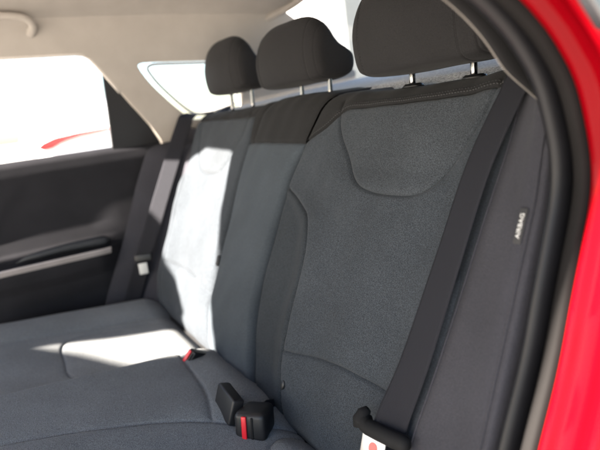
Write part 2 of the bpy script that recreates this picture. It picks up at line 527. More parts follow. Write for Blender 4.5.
# headrest sleeves on the seat tops
def sleeve(x, root):
    y, z = .286, S0 * CR_ - RT * SR + RT
    z = z - .004
    bm = bmesh.new()
    r = bmesh.ops.create_cone(bm, cap_ends=True, segments=28, radius1=.016, radius2=.0125, depth=.006)
    for v in bm.verts: v.co.x *= 1.35
    bmesh.ops.bevel(bm, geom=[e for e in bm.edges if abs(e.verts[0].co.z - e.verts[1].co.z) < 1e-6 and e.verts[0].co.z > 0], offset=.0015, segments=2, affect='EDGES')
    bmesh.ops.transform(bm, matrix=Matrix.Translation((x, y, z + .004)), verts=bm.verts)
    return bm_obj('headrest_sleeve', bm, M['black'], root)

# ---------------------------------------------------------------- headrests
prof = catmull([(-.050, .008), (-.056, .045), (-.052, .085), (-.038, .122), (-.018, .138), (.000, .128), (.012, .100), (.027, .074), (.047, .056), (.066, .038), (.062, .008), (.035, -.004), (-.01, -.006), (-.036, -.003)], 7, closed=True)
def headrest(xc, W, label, posts, scale=1.0, zoff=.0):
    root = empty('headrest', label, 'headrest', (xc, .286, .545), 'rear headrests')
    t = np.linspace(-1, 1, 61); t = np.sign(t) * (1 - (1 - np.abs(t)) ** 1.5)
    s1, s2 = W - .036, W - .012
    for sgn in (-1, 1):
        for sx in (s1, s2):
            t = np.r_[t, sgn * (sx + np.array([-.003, -.0015, 0, .0015, .003])) / W]
    t = np.unique(np.clip(t, -.9995, .9995)); x = t * W
    sc = (1 - np.abs(t) ** 6.5) ** (1 / 6.5)
    sct = (1 - np.abs(t) ** 3.0) ** (1 / 3.0)
    grv = np.zeros_like(x)
    for sgn in (-1, 1):
        for sx in (s1, s2): grv += np.exp(-((x - sgn * sx) / .0013) ** 2)
    cen = np.array([0, .058]); n = len(prof); V = []
    for i in range(len(x)):
        # front face slightly dished across the width
        for p in prof:
            q = (p - cen) * (sc[i] * scale) * (1 - .022 * grv[i])
            if q[1] > 0: q = q * np.array([1, sct[i] / sc[i]])
            q = cen + q
            front = max(0, -p[0] / .056)
            bow = .010 * (t[i] ** 2) * front - .002 * front
            V.append((xc + x[i], .286 + q[0] + bow, .563 + zoff + q[1] + .0007 * math.sin(40 * x[i] + 30 * q[1])))
    F = grid_faces(len(x), n)
    F = []
    for i in range(len(x) - 1):
        for j in range(n):
            j2 = (j + 1) % n
            F.append((i * n + j, (i + 1) * n + j, (i + 1) * n + j2, i * n + j2))
    F.append(tuple(range(n))); F.append(tuple((len(x) - 1) * n + j for j in range(n - 1, -1, -1)))
    o = mesh_obj('headrest_cushion', V, F, M['head']); keep_world(o, root)
    # thread along the front seams
    for sgn in (-1, 1):
        xx = sgn * (s1 - .0035); tt = xx / W; k = (1 - abs(tt) ** 6.5) ** (1 / 6.5) * scale
        pts = []
        for p in prof[:-40]:
            q = (p - cen) * (k + .006)
            if q[1] > 0: q = q * np.array([1, (1 - abs(tt) ** 3.0) ** (1 / 3.0) * scale / k])
            q = cen + q
            front = max(0, -p[0] / .056)
            pts.append((xc + xx, .286 + q[0] + .010 * tt * tt * front - .002 * front, .563 + zoff + q[1]))
        st = stitches('stitching', np.array(pts), M['thread_dark'], None, w=.0006); keep_world(st, root)
    for px in posts:
        P = [(px, .286 - .002, .515), (px, .286, .55), (px, .289, .60), (px, .291, .63)]
        keep_world(tube('post', P, .0052, M['chrome'], None, 16), root)
    return root

headrest(.336, .143, 'large black near headrest cut by the top edge of the picture', (.294, .422), 1.10, .004)
headrest(-.060, .139, 'black middle headrest with stitched side panel sweeping down to its back', (-.06, .052), .94, .008)
headrest(-.40, .125, 'black far headrest partly hidden behind the middle headrest', (-.45, -.315), 1.0, .026)
for px in (.294, .422): sleeve(px, near_back)
for px in (-.06, .052): sleeve(px, mid_back)
for px in (-.45, -.315): sleeve(px, far_back)

# ---------------------------------------------------------------- cushion
def cz(x, y):
    z = .12 * (-y)
    # middle hump
    hump = smooth01(-.165, -.095, x) * (1 - smooth01(.12, .26, x))
    z = z + .026 * hump - .014 * smooth01(-.10, -.17, x) * smooth01(-.62, -.45, x)
    z = z + .010 * smooth01(-.47, -.54, x) - .06 * smooth01(-.57, -.70, x) ** 2
    z = z - .012 * np.exp(-(((x + .33) / .12) ** 2 + ((y + .2) / .16) ** 2))
    z = z - .012 * np.exp(-(((x - .38) / .12) ** 2 + ((y + .2) / .16) ** 2))
    # rolls down to the backrest and at the front edge
    t = np.clip((y + .045) / .09, 0, 1); z = z - .06 * t * t
    t = np.clip((-.42 - y) / .11, 0, 1); z = z - .12 * (1 - np.sqrt(np.clip(1 - t * t, 0, 1)))
    return z + .0009 * np.sin(29 * x + 11 * y) * np.sin(17 * y + 3)
c_left = [(-.150, -.53), (-.142, -.43), (-.140, -.34), (-.136, -.25), (-.130, -.06), (-.13, .04)]
c_right = [(.070, -.53), (.078, -.43), (.102, -.333), (.140, -.215), (.176, -.125), (.20, -.085), (.225, -.055), (.24, .0), (.245, .04)]
c_back = [(-.135, -.082), (-.05, -.086), (.03, -.09), (.09, -.096), (.13, -.104), (.18, -.118)]
ins_cl = [(-.20, -.10), (-.185, -.17), (-.18, -.24), (-.195, -.285), (-.245, -.300), (-.31, -.298), (-.40, -.295), (-.445, -.275), (-.462, -.22), (-.462, -.12), (-.455, -.04)]
far_cl = [(-.505, -.53), (-.50, -.42), (-.495, -.3), (-.49, -.15), (-.485, .03)]
ins_cr = [(.27, .02), (.262, -.03), (.275, -.06), (.31, -.075)]
cseams = [resample(catmull(L, 10), .004) for L in (c_left, c_right, c_back, ins_cl, far_cl, ins_cr)]
def cpoint(Q, up=0):
    x, y = Q[:, 0], Q[:, 1]; dist = np.full(len(Q), 1.0)
    for p in cseams:
        ds, _ = poly_dist(Q, p); dist = np.minimum(dist, ds)
    z = cz(x, y) + .004 * (1 - np.exp(-dist / .018)) - .0028 * np.exp(-(dist / .0022) ** 2)
    return np.stack([x, y, z + up], 1)
def build_cushion():
    root = empty('rear_seat_cushion', 'wide grey cloth rear bench cushion with raised middle and sunlit far side', 'seat cushion', (0, -.2, -.25))
    xs = np.arange(-.69, .60, .0032); ys = np.arange(-.53, .055, .0034)
    X, Y = np.meshgrid(xs, ys, indexing='ij'); Q = np.stack([X.ravel(), Y.ravel()], 1)
    F = np.array(grid_faces(len(xs), len(ys))); fc = Q[F].mean(1)
    xl_ = lambda y: np.interp(y, cseams[0][:, 1], cseams[0][:, 0]); xr_ = lambda y: np.interp(y, cseams[1][:, 1], cseams[1][:, 0])
    xf_ = lambda y: np.interp(y, cseams[4][:, 1], cseams[4][:, 0])
    insP = np.vstack([cseams[3]])
    lab = np.full(len(F), 3)
    lab[fc[:, 0] < xl_(fc[:, 1])] = 1
    lab[in_poly(fc, insP)] = 2
    lab[(fc[:, 0] >= xl_(fc[:, 1])) & (fc[:, 0] < xr_(fc[:, 1]))] = 0
    lab[fc[:, 0] < xf_(fc[:, 1])] = 4
    lo = np.full(len(Q), 99); hi = np.full(len(Q), -1)
    for c in range(4): np.minimum.at(lo, F[:, c], lab); np.maximum.at(hi, F[:, c], lab)
    bd = np.where(lo < hi)[0]; best = np.full(len(bd), 1e9); near = Q[bd].copy()
    for p in cseams:
        ds, pt = poly_dist(Q[bd], p); mk = ds < best; best[mk] = ds[mk]; near[mk] = pt[mk]
    mk = best < .0042; Q[bd[mk]] = near[mk]
    P = cpoint(Q)
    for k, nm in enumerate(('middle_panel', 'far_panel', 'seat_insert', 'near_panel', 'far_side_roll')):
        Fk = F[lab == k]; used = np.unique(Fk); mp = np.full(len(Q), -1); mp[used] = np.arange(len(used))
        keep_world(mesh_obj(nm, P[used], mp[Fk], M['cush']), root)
    # front skirt and base
    bm = rbox_bm(1.24, .5, .24, .02); bmesh.ops.transform(bm, matrix=Matrix.Translation((-.03, -.25, -.19)), verts=bm.verts)
    keep_world(bm_obj('seat_base', bm, M['blackmatte'], None), root)
    for L in (c_right[:-3], c_back):
        Qs = resample(catmull(L, 10), .003)
        keep_world(tube('seam_piping', cpoint(Qs, -.0012), .0008, M['blackmatte'], None, 6), root)
    Qs = resample(catmull(c_left[:-1], 10), .003)
    keep_world(tube('edge_piping', cpoint(Qs + np.array([.012, 0]), .0003), .0014, M['cush'], None, 6), root)
    return root
cushion = build_cushion()

# ---------------------------------------------------------------- belts
def ribbon(name, cen, wid, half, thick, mat, parent=None):
    """cen: centre points, wid: width direction per point"""
    C = np.asarray(cen, float); W = np.asarray(wid, float); n = len(C); nx = 13
    V = []; uv = []; L = np.r_[0, np.cumsum(np.linalg.norm(np.diff(C, axis=0), axis=1))]
    for i in range(n):
        t = C[min(i + 1, n - 1)] - C[max(i - 1, 0)]; t /= np.linalg.norm(t)
        w = W[i] - t * (W[i] @ t); w /= np.linalg.norm(w); nn = np.cross(w, t)
        ring = [(a, 1) for a in np.linspace(-1, 1, nx)] + [(a, -1) for a in np.linspace(1, -1, nx)]
        for a, sgn in ring:
            V.append(C[i] + a * half * w + sgn * thick / 2 * nn * (.5 if abs(a) > .99 else 1)); uv.append((a * .5 + .5, L[i]))
    m = 2 * nx; F = []
    for i in range(n - 1):
        for k in range(m):
            F.append((i * m + k, i * m + (k + 1) % m, (i + 1) * m + (k + 1) % m, (i + 1) * m + k))
    o = mesh_obj(name, V, F, mat, parent)
    lay = o.data.uv_layers.new(name='UVMap')
    for lp in o.data.loops: lay.data[lp.index].uv = uv[lp.vertex_index]
    return o

def belt_pts(L, n=14):
    P = catmull([(x, s, d) for x, s, d in L], n)
    return surf(P[:, 0], P[:, 1], P[:, 2])

def text_mesh(name, body, size, mat, M4, parent=None, extrude=.0002):
    cu = bpy.data.curves.new(name, 'FONT'); cu.body = body; cu.size = size; cu.align_x = 'CENTER'; cu.align_y = 'CENTER'; cu.extrude = extrude
    tmp = bpy.data.objects.new(name + '_t', cu); COL.objects.link(tmp)
    me = bpy.data.meshes.new_from_object(tmp.evaluated_get(bpy.context.evaluated_depsgraph_get()))
    COL.objects.unlink(tmp); bpy.data.objects.remove(tmp); bpy.data.curves.remove(cu)
    me.transform(M4); me.materials.clear(); me.materials.append(mat); me.name = name
    return link(bpy.data.objects.new(name, me), parent)

belt = empty('seat_belt', 'dark near seat belt strap running down the near backrest to its pale metal tongue', 'seat belt', (.5, .2, .5), 'rear seat belts')
bp = belt_pts([(.575, .690, .006), (.572, .655, .008), (.565, .61, .016), (.558, .555, .030), (.5375, .458, .036), (.5255, .34, .037), (.5125, .21, .038), (.499, .14, .037), (.494, .106, .036)])
keep_world(ribbon('shoulder_strap', bp, np.stack([np.interp(np.linspace(0, 1, len(bp)), [0, .25, .4, .6, .8, 1], a_) for a_ in ([1, 1, 1, 1, 1, 1], [0, -.15, -.30, -.22, .0, .36], [0, 0, -.05, -.06, -.06, .03])], 1), .0235, .0016, M['belt']), belt)
# strap leaves the tongue again and runs down to its anchor
bp2 = belt_pts([(.491, .088, .020), (.486, .05, .014), (.480, .0, .012), (.478, -.05, .010)])
keep_world(ribbon('lap_strap', bp2, np.tile([1, 0, -.1], (len(bp2), 1)), .0225, .0016, M['belt']), belt)
tp = surf(np.array([.490]), np.array([.108]), np.array([.038]))[0]
ez = np.array([0, SR, CR_])
wd = np.array([1, .12, .06]); wd /= np.linalg.norm(wd)
# moulded tongue head: a rounded bar with a hooked end, plate below
bar = [tp + wd * t * .036 + N * (.004 + .003 * math.cos(t * 1.4)) + ez * (.006 if t < -.85 else 0) for t in np.linspace(-1, 1.2, 16)]
rad = [.0105 if 0 < i < 15 else .007 for i in range(16)]
hd = tube('tongue_head', bar, rad, M['blackmatte'], None, 14); keep_world(hd, belt)
hk = tube('tongue_hook', [tp - wd * .034 + N * .006 - ez * .002, tp - wd * .036 + N * .008 + ez * .006, tp - wd * .034 + N * .007 + ez * .014, tp - wd * .031 + N * .004 + ez * .021], [.0112, .0108, .0092, .005], M['blackmatte'], None, 12); hk.parent = None
keep_world(hk, belt)
Mt = frame_mat(tp - ez * .030 + N * .006 - wd * .006, wd, N)
bm = rbox_bm(.040, .050, .003, .0012, 2); bmesh.ops.transform(bm, matrix=Mt, verts=bm.verts)
pl_ = bm_obj('tongue_plate', bm, M['metal'], None); keep_world(pl_, belt)
bm = bmesh.new(); bmesh.ops.create_circle(bm, cap_ends=True, segments=24, radius=.0075); bmesh.ops.transform(bm, matrix=Mt @ Matrix.Translation((.002, .008, .0022)), verts=bm.verts)
keep_world(bm_obj('tongue_print', bm, M['pink'], None, False), belt)

fbelt = empty('seat_belt', 'dark far seat belt hanging beside the far backrest with a small pale label', 'seat belt', (-.64, .2, .5), 'rear seat belts')
fp = catmull([(-.60, .36, .545), (-.615, .30, .54), (-.622, .215, .540), (-.618, .184, .507), (-.618, .104, .360), (-.620, .04, .235), (-.622, -.008, .143)], 10)
keep_world(ribbon('shoulder_strap', fp, np.tile([.45, .88, 0], (len(fp), 1)), .0235, .0016, M['belt']), fbelt)
fp2 = catmull([(-.624, -.010, .135), (-.640, -.035, .07), (-.65, -.065, .0), (-.65, -.08, -.06)], 10)
keep_world(ribbon('lap_strap', fp2, np.tile([.45, .88, 0], (len(fp2), 1)), .0235, .0016, M['belt']), fbelt)
bm = rbox_bm(.052, .012, .024, .004, 2); bmesh.ops.transform(bm, matrix=frame_mat((-.620, -.010, .140), (.35, .93, 0), (0, .3, 1)), verts=bm.verts)
keep_world(bm_obj('tongue_head', bm, M['black'], None), fbelt)
bm = rbox_bm(.026, .0030, .034, .001, 2); bmesh.ops.transform(bm, matrix=frame_mat((-.612, -.018, .108), (.30, .95, 0), (0, .3, 1)), verts=bm.verts)
keep_world(bm_obj('tongue_plate', bm, M['white'], None), fbelt)

# ---------------------------------------------------------------- buckles
def buckle(loc, axis, up, label, red=True, L=.058, Wd=.036, T=.021, r=.0042, stalk=True):
    root = empty('seat_belt_buckle', label, 'belt buckle', loc, 'rear seat belt buckles')
    Mx = frame_mat(loc, axis, up)           # x: long axis toward the slot end, z: width
    bm = rbox_bm(L, T, Wd, r, 4)
    for v in bm.verts:
        k = 1 - .10 * (.5 - v.co.x / L); v.co.z *= k; v.co.y *= k
    bmesh.ops.transform(bm, matrix=Mx, verts=bm.verts)
    keep_world(bm_obj('buckle_body', bm, M['black'], None), root)
    # the button with its raised ribs on the slot end
    bt = rbox_bm(.004, .0085, Wd * .80, .0014, 3)
    bmesh.ops.transform(bt, matrix=Mx @ Matrix.Translation((L / 2 + .0012, -.0045 - .10 * (T - .021), 0)), verts=bt.verts)
    b = bm_obj('release_button', bt, M['button'], None); keep_world(b, root)
    sl = rbox_bm(.003, .0040, Wd * .72, .0008, 2)
    bmesh.ops.transform(sl, matrix=Mx @ Matrix.Translation((L / 2 - .0002, .0055, 0)), verts=sl.verts)
    keep_world(bm_obj('tongue_slot', sl, M['blackmatte'], None), root)
    if not stalk: return root
    st = ribbon('stalk', [np.array(Mx @ Vector((-L / 2 + .01, 0, 0))), np.array(Mx @ Vector((-L / 2 - .02, .002, 0))), np.array(Mx @ Vector((-L / 2 - .05, .008, -.01)))], np.tile(np.array(Mx.to_3x3() @ Vector((0, 0, 1))), (3, 1)), .014, .004, M['belt'])
    keep_world(st, root)
    return root
buckle((.168, -.080, .041), (-1, .02, .03), (.06, .36, .93), 'black belt buckle lying with its broad side to the front, left of the red-buttoned one', L=.070, Wd=.050, T=.024, stalk=False)
buckle((.220, -.056, .024), (.66, -.68, .16), (-.10, .14, .98), 'black belt buckle showing its upright red button, nearest the near backrest', L=.060, Wd=.050, T=.056, r=.010)
buckle((-.072, -.052, .026), (.35, -.75, .50), (.35, .25, .9), 'belt buckle with red button half hidden behind the middle of the bench')

# ---------------------------------------------------------------- side bolsters
def bolster(name, label, cols, s0, s1, mat, seamcols, step=.004, split=0):
    """cols(s) -> list of (x, d) control points"""
    root = empty(name, label, 'side bolster', group='side bolsters of the rear seat')
    ss = np.arange(s0, s1, step); V = []; ny = 0
    for s in ss:
        P = catmull(cols(s), 8); ny = len(P)
        V.append(surf(P[:, 0], np.full(len(P), s), P[:, 1]))
    V = np.vstack(V); F = [f[::-1] for f in grid_faces(len(ss), ny)]
    # rows are s, columns x: normal must face forward
    m_ = split * 8
    Fa = [f for f in F if min(i % ny for i in f) >= m_]; Fb = [f for f in F if min(i % ny for i in f) < m_]
    for nm_, Fk, mt_ in (('bolster_cover', Fa, mat), ('bolster_roll', Fb, M['fab'])):
        if Fk:
            used = sorted({i for f in Fk for i in f}); mp = {v: k for k, v in enumerate(used)}
            mesh_obj(nm_, V[used], [[mp[i] for i in f] for f in Fk], mt_, root)
    for c in seamcols:
        pts = [surf(np.array([cols(s)[c][0]]), np.array([s]), np.array([cols(s)[c][1] + .0010]))[0] for s in ss[::3]]
        tube('bolster_seam', pts, .0013, M['fab_bolster'], root, 6)
    return root
def cols_near(s):
    xl = float(np.interp(s, [-.2, .116, .212, .297, .39, .48, .55, .7], [.500, .525, .537, .546, .554, .5635, .566, .568]))
    xr = float(np.interp(s, [-.2, .17, .42, .473, .6], [.632, .632, .628, .622, .612]))
    return [(xl - .044, -.012), (xl - .030, .012), (xl - .014, .020), (xl, .024), (.5 * (xl + xr), .036), (xr - .014, .0445), (xr, .0455), (xr + .010, .041), (xr + .016, .0), (xr + .02, -.06)]
nb = bolster('side_bolster', 'near dark side bolster carrying the small white airbag tag', cols_near, -.2, .68, M['fab_bolster'], (3, 6), split=3)
def cols_far(s):
    k = float(smooth01(.65, .30, s)); q = float(smooth01(.2, -.05, s)); e = float(smooth01(.43, .535, s)) ** 1.5
    L = [(-.575, -.03), (-.590, .0), (-.606, .008), (-.63, .010 + .016 * k), (-.66, .032 + .018 * k), (-.688, .080 + .02 * k + .01 * q), (-.703, .090 + .022 * k + .01 * q), (-.715, .05)]
    return [(x, d - e * (.02 + .9 * max(0, -.60 - x))) for x, d in L]
bolster('side_bolster', 'far dark side bolster between the far door and the far belt', cols_far, -.2, .56, M['fab_bolster'], ())
# airbag tag
def tag_on(root):
    s0_ = .392; c = cols_near(s0_)
    P = catmull(c, 8); i = np.argmin(abs(P[:, 0] - .6190)); p = surf(np.array([P[i, 0]]), np.array([s0_]), np.array([P[i, 1] + .0012]))[0]
    p2 = surf(np.array([P[i + 2, 0]]), np.array([s0_]), np.array([P[i + 2, 1]]))[0]; p1 = surf(np.array([P[i - 2, 0]]), np.array([s0_]), np.array([P[i - 2, 1]]))[0]
    ax = ez; across = p2 - p1; across /= np.linalg.norm(across); nrm = np.cross(across, ax); 
    if nrm[1] > 0: nrm = -nrm
    Mx = frame_mat(p, ax, nrm)
    bm = rbox_bm(.038, .0100, .0012, .0005, 2); bmesh.ops.transform(bm, matrix=Mx, verts=bm.verts)
    t = bm_obj('airbag_tag', bm, M['tagblack'], root)
    t['label'] = 'small black tag with white lettering'
    text_mesh('tag_lettering', 'AIRBAG', .0078, M['white'], Mx @ Matrix.Translation((0, 0, .0009)), t)
tag_on(nb)

# ---------------------------------------------------------------- the car body
car = empty('car', 'red car seen through its open rear door, beige headliner and black seals', 'car', (0, 0, -.5))
def carpart(o):
    keep_world(o, car); return o

# near door opening: a profile swept along the rear edge of the opening
edge = [(-1.1, .742), (-.85, .745), (-.60, .738), (-.42, .722), (-.25, .690), (-.12, .648), (-.045, .612), (.010, .581), (.038, .562), (.060, .542), (.084, .511), (.100, .467), (.105, .435), (.101, .408), (.090, .375), (.074, .330), (.052, .266), (.024, .205), (-.006, .14), (-.05, .05), (-.11, -.08), (-.19, -.22), (-.28, -.30)]
EC = resample(catmull(edge, 14), .008)
def sweep(name, prof2, mat, n=8, back=0.0, comp=0.0):
    P = catmull(prof2, n) if n > 1 else np.array(prof2, float)
    T = np.gradient(EC, axis=0); T /= np.linalg.norm(T, axis=1)[:, None]
    for _ in range(6): T[1:-1] = (T[:-2] + T[1:-1] + T[2:]) / 3
    T /= np.linalg.norm(T, axis=1)[:, None]
    Nn = np.stack([-T[:, 1], T[:, 0]], 1)   # path runs rearward then down: outward is up / rearward
    V = []
    for e, nn in zip(EC, Nn):
        lo_ = back * float(smooth01(.53, .46, e[1]))
        kc = 1 - comp * float(smooth01(.50, .555, e[1]))
        for x, o in P: V.append((min(x, .70) + max(0, x - .70) * kc + .25 * lo_, e[0] + nn[0] * (o + lo_), e[1] + nn[1] * (o + lo_)))
    F = grid_faces(len(EC), len(P))
    return carpart(mesh_obj(name, V, F, mat))
sweep('pillar_trim_edge', [(.520, .20), (.560, .13), (.590, .08), (.608, .045), (.620, .024), (.626, .022), (.630, .032), (.633, .05)], M['blackmatte'], back=.035)
sweep('trim_rim', [(.6205, .0235), (.6225, .0205), (.6235, .0205), (.6248, .0235)], M['rim'], back=.035)
sweep('opening_flange', [(.628, .050), (.635, .036), (.692, .036), (.698, .03)], M['blackmatte'], 1)
sweep('door_weatherstrip', [(.646, .034), (.648, .020), (.652, .012), (.657, .009), (.662, .012), (.666, .020), (.667, .034)], M['rubber'])
sweep('outer_seal_lip', [(.674, .036), (.6755, .016), (.679, .007), (.684, .003), (.690, .003), (.6925, .008), (.6935, .02)], M['lip'])
sweep('red_door_jamb', [(.690, .020), (.694, .009), (.700, .007), (.709, .013), (.721, .013), (.732, .006), (.740, .003), (.745, .006), (.749, .018), (.752, .05), (.754, .2)], M['red'], comp=.22)

# far side plane
def far_pt(y, z, t): return Vector((-.72 + .3 * (max(z, .3) - .469) + t, y, z))
def far_out(dx): return lambda y, z, t: far_pt(y, z, t - dx)
def rnd(poly, n=5): return catmull(poly, n, closed=True)
qwin = [(.100, .712), (.088, .698), (.118, .650), (.155, .608), (.195, .567), (.235, .533), (.262, .522), (.33, .527), (.41, .545), (.428, .56), (.428, .68), (.415, .700), (.33, .7045), (.20, .7105), (.13, .7135)]
ctrim = [(-1.3, .760), (-.06, .7475), (-.045, .744), (-.022, .716), (.010, .671), (.058, .602), (.111, .530), (.138, .478), (.150, .42), (.20, .40), (.9, .40), (.9, .62), (.64, .80), (.56, .845), (.49, .85), (.40, .85), (-.1, .85), (-1.3, .85)]
o = carpart(plate('pillar_trim', ctrim, [rnd(qwin, 3)], far_out(0), .010, M['liner'], None, .004))
o['label'] = 'beige trim of the far rear pillar around its small window'
q2 = [(.26 + (y - .26) * 1.03, .62 + (z - .62) * 1.03) for y, z in qwin]
carpart(plate('quarter_window', rnd(q2, 3), [], far_out(.03), .003, M['glass'], None))
tube_q = [far_pt(.275 + (y - .26) * .86, .622 + (z - .615) * .84, -.022) for y, z in rnd(qwin, 4)]
carpart(tube('quarter_window_seal', tube_q + [tube_q[0]], .0042, M['qseal'], None, 8))
sealp = resample([(-1.3, .757), (-.07, .7445), (-.046, .739), (-.028, .716), (.004, .672), (.030, .634)], .02)
carpart(tube('opening_seal', [far_pt(y, z, .004) for y, z in sealp], .0055, M['seal'], None, 8))

# headliner; its unseen opening is made up to shape the sun patch
sun_gap = [(-.615, -.66), (-.42, -.57), (-.235, -.60), (-.10, -1.31), (.02, -1.52), (-.04, -1.66), (-.37, -1.78), (-.36, -1.74), (-.25, -1.50), (-.45, -1.30), (-.58, -1.0)]
def roof_z(x, y):
    u = np.abs(x + .0) / .66
    z = .885 - .030 * u ** 2 - .055 * np.clip((u - .72) / .28, 0, 1) ** 2
    z = z - .10 * np.clip(-y - .9, 0, None) ** 2 - .03 * np.clip((y - .1), 0, None) ** 1.5
    return z
def roof(name, dz, mat, x0, x1):
    xs = np.linspace(x0, x1, 150); ys = np.linspace(-2.15, .63, 165)  # unseen front run lengthened past the windscreen header to block stray sun
    X, Y = np.meshgrid(xs, ys, indexing='ij')
    # rear edge: curved header
    yr = .625 - .03 * (X / .6) ** 2 - .10 * np.clip((np.abs(X) - .52) / .12, 0, 1) ** 2
    Y = np.where(Y > .3, .3 + (Y - .3) * (yr - .3) / .33, Y)
    Q = np.stack([X.ravel(), Y.ravel()], 1); F = np.array(grid_faces(len(xs), len(ys)))
    fc = Q[F].mean(1); ih = in_poly(fc, sun_gap)
    tch = np.zeros((2, len(Q)), bool); tch[0, F[ih].ravel()] = True; tch[1, F[~ih].ravel()] = True
    bd = np.where(tch[0] & tch[1])[0]; hp_ = np.array(sun_gap + sun_gap[:1], float)
    Q[bd] = poly_dist(Q[bd], hp_)[1]; F = F[~ih]
    V = np.stack([Q[:, 0], Q[:, 1], roof_z(Q[:, 0], Q[:, 1]) + dz], 1)
    return carpart(mesh_obj(name, V, F, mat))
roof('headliner', 0, M['liner'], -.635, .64)
roof('roof_panel', .035, M['red'], -.66, .70)
hx = np.linspace(-.648, .61, 64)
hdr = [(x, .625 - .03 * (x / .6) ** 2 - .10 * max(0, min(1, (abs(x) - .52) / .12)) ** 2, 0) for x in hx]
hdr = [(x, y - .004, float(roof_z(np.array(x), np.array(y))) - .004) for x, y, _ in hdr]
carpart(tube('rear_header_trim', hdr, .012, M['liner'], None, 10))
# rear window glass, rear shelf, body behind
V = []; 
for u in np.linspace(-1, 1, 21):
    for v in np.linspace(0, 1, 15):
        V.append((u * (.63 + .02 * v), .63 + .72 * v - .04 * u * u, .868 - .05 * u * u - .20 * v - .05 * v * v))
carpart(mesh_obj('rear_window', V, grid_faces(21, 15), M['glass']))
xs = np.linspace(-.66, .62, 90); ys = np.linspace(.30, 1.3, 60)
X, Y = np.meshgrid(xs, ys, indexing='ij'); Zs = .530 + .085 * (Y - .30) + .012 * smooth01(.30, .36, Y) + .004 * np.sin(7 * X) * smooth01(.4, .7, Y)
carpart(mesh_obj('parcel_shelf', np.stack([X.ravel(), Y.ravel(), Zs.ravel()], 1), grid_faces(90, 60), M['carpet']))
carpart(mesh_obj('rear_bulkhead', [(-.68, .34, -.4), (.64, .34, -.4), (.64, .34, .53), (-.68, .34, .53)], [(0, 1, 2, 3)], M['blackmatte'], None, False))
# near side wall of the cabin behind the opening, and outer skin with its dark window
nearw = [(.20, .66), (.25, .60), (.27, .50), (.27, .42), (.25, .36), (.22, .26), (.18, .15), (.12, .0), (.05, -.2), (.9, -.4), (.9, .62), (.62, .85), (-.0, .85), (.08, .75)]
carpart(plate('near_pillar_trim', nearw, [], lambda y, z, t: Vector((.615 - .25 * max(0, z - .55) + t, y, z)), .006, M['blackmatte'], None))
carpart(plate('near_quarter_window', [(-.012, .608), (.027, .571), (.044, .5545), (.060, .549), (.10, .547), (.6, .56), (.5, .70), (.05, .72), (-.05, .65)], [], lambda y, z, t: Vector((.743 + t, y, z)), .006, M['darkglass'], None, .002))
# floor, front bulkhead and near sill
bm = rbox_bm(1.36, 2.6, .06, .01); bmesh.ops.transform(bm, matrix=Matrix.Translation((0, -.7, -.36)), verts=bm.verts)
carpart(bm_obj('cabin_floor', bm, M['floor'], None))
# grab handle
hp = catmull([(-.622, -.442, .800), (-.604, -.440, .806), (-.580, -.436, .822), (-.566, -.415, .833), (-.563, -.36, .836), (-.562, -.28, .836), (-.563, -.215, .834), (-.566, -.186, .828), (-.578, -.172, .816), (-.598, -.172, .806), (-.620, -.176, .800)], 8)
carpart(tube('grab_handle', hp, np.interp(np.linspace(0, 1, len(hp)), [0, .2, .8, 1], [.013, .0095, .0095, .013]), M['liner'], None, 16))

# ---------------------------------------------------------------- far door
fd = empty('rear_door', 'closed far rear door with black panel, slim bright strip and clear window', 'car door', (-.72, -.4, -.3))
ys = np.linspace(-1.05, .18, 170); zs = np.linspace(-.34, .478, 190)
Y, Z = np.meshgrid(ys, zs, indexing='ij')
zc = .178 + .03 * 0
pz = np.array([-.34, .00, .06, .105, .135, .160, .172, .180, .186, .196, .215, .26, .36, .44, .462, .472, .478])
px = np.array([-.715, -.712, -.706, -.694, -.672, -.662, -.660, -.664, -.680, -.712, -.733, -.742, -.736, -.724, -.722, -.728, -.742])
X = np.interp(Z, pz, px)
rear = smooth01(-.02, -.13, Y)
Xflat = np.interp(Z, [-.34, .06, .2, .36, .44, .462, .472, .478], [-.715, -.716, -.734, -.736, -.724, -.722, -.728, -.742])
X = X * rear + Xflat * (1 - rear)
crz = np.interp(Y, [-.50, -.357, -.32, -.273, -.218, -.093, .2], [.10, .313, .363, .399, .408, .402, .395])
X = X + .004 * smooth01(-.03, .03, Z - crz) * smooth01(.47, .43, Z)
keep_world(mesh_obj('door_panel', np.stack([X.ravel(), Y.ravel(), Z.ravel()], 1), grid_faces(170, 190), M['door']), fd)
stp = resample([(-.658, -1.0, .190), (-.6585, -.42, .183), (-.659, -.12, .1785), (-.664, -.090, .178)], .02)
sb = ribbon('armrest_strip', stp, np.tile([.45, 0, .9], (len(stp), 1)), .0105, .006, M['satin']); keep_world(sb, fd)
cupp = catmull([(-.700, -.345, .196), (-.690, -.30, .206), (-.690, -.20, .210), (-.695, -.11, .206), (-.712, -.075, .20)], 10)
keep_world(tube('pull_cup', cupp, np.interp(np.linspace(0, 1, len(cupp)), [0, .3, .8, 1], [.001, .010, .015, .001]), M['cup'], None, 16), fd)
sail = [(-.006, .700), (.004, .678), (.055, .604), (.108, .532), (.137, .476), (.15, .44), (-.010, .44), (-.0085, .55)]
keep_world(plate('window_sail', sail, [], far_out(.016), .012, M['black'], None, .002), fd)
keep_world(plate('window_pane', [(-1.0, .44), (.0, .44), (.0, .70), (-.05, .765), (-1.0, .775)], [], far_out(.030), .004, M['glass'], None), fd)
keep_world(plate('window_frame', [(-1.05, .775), (-.05, .764), (.02, .70), (.16, .45), (.18, .49), (.03, .735), (-.03, .80), (-1.05, .81)], [], far_out(.028), .02, M['black'], None, .002), fd)
keep_world(plate('outer_door_skin', [(-1.05, -.34), (.2, -.34), (.2, .462), (-1.05, .462)], [], lambda y, z, t: Vector((-.79 + t, y, z)), .01, M['red'], None), fd)

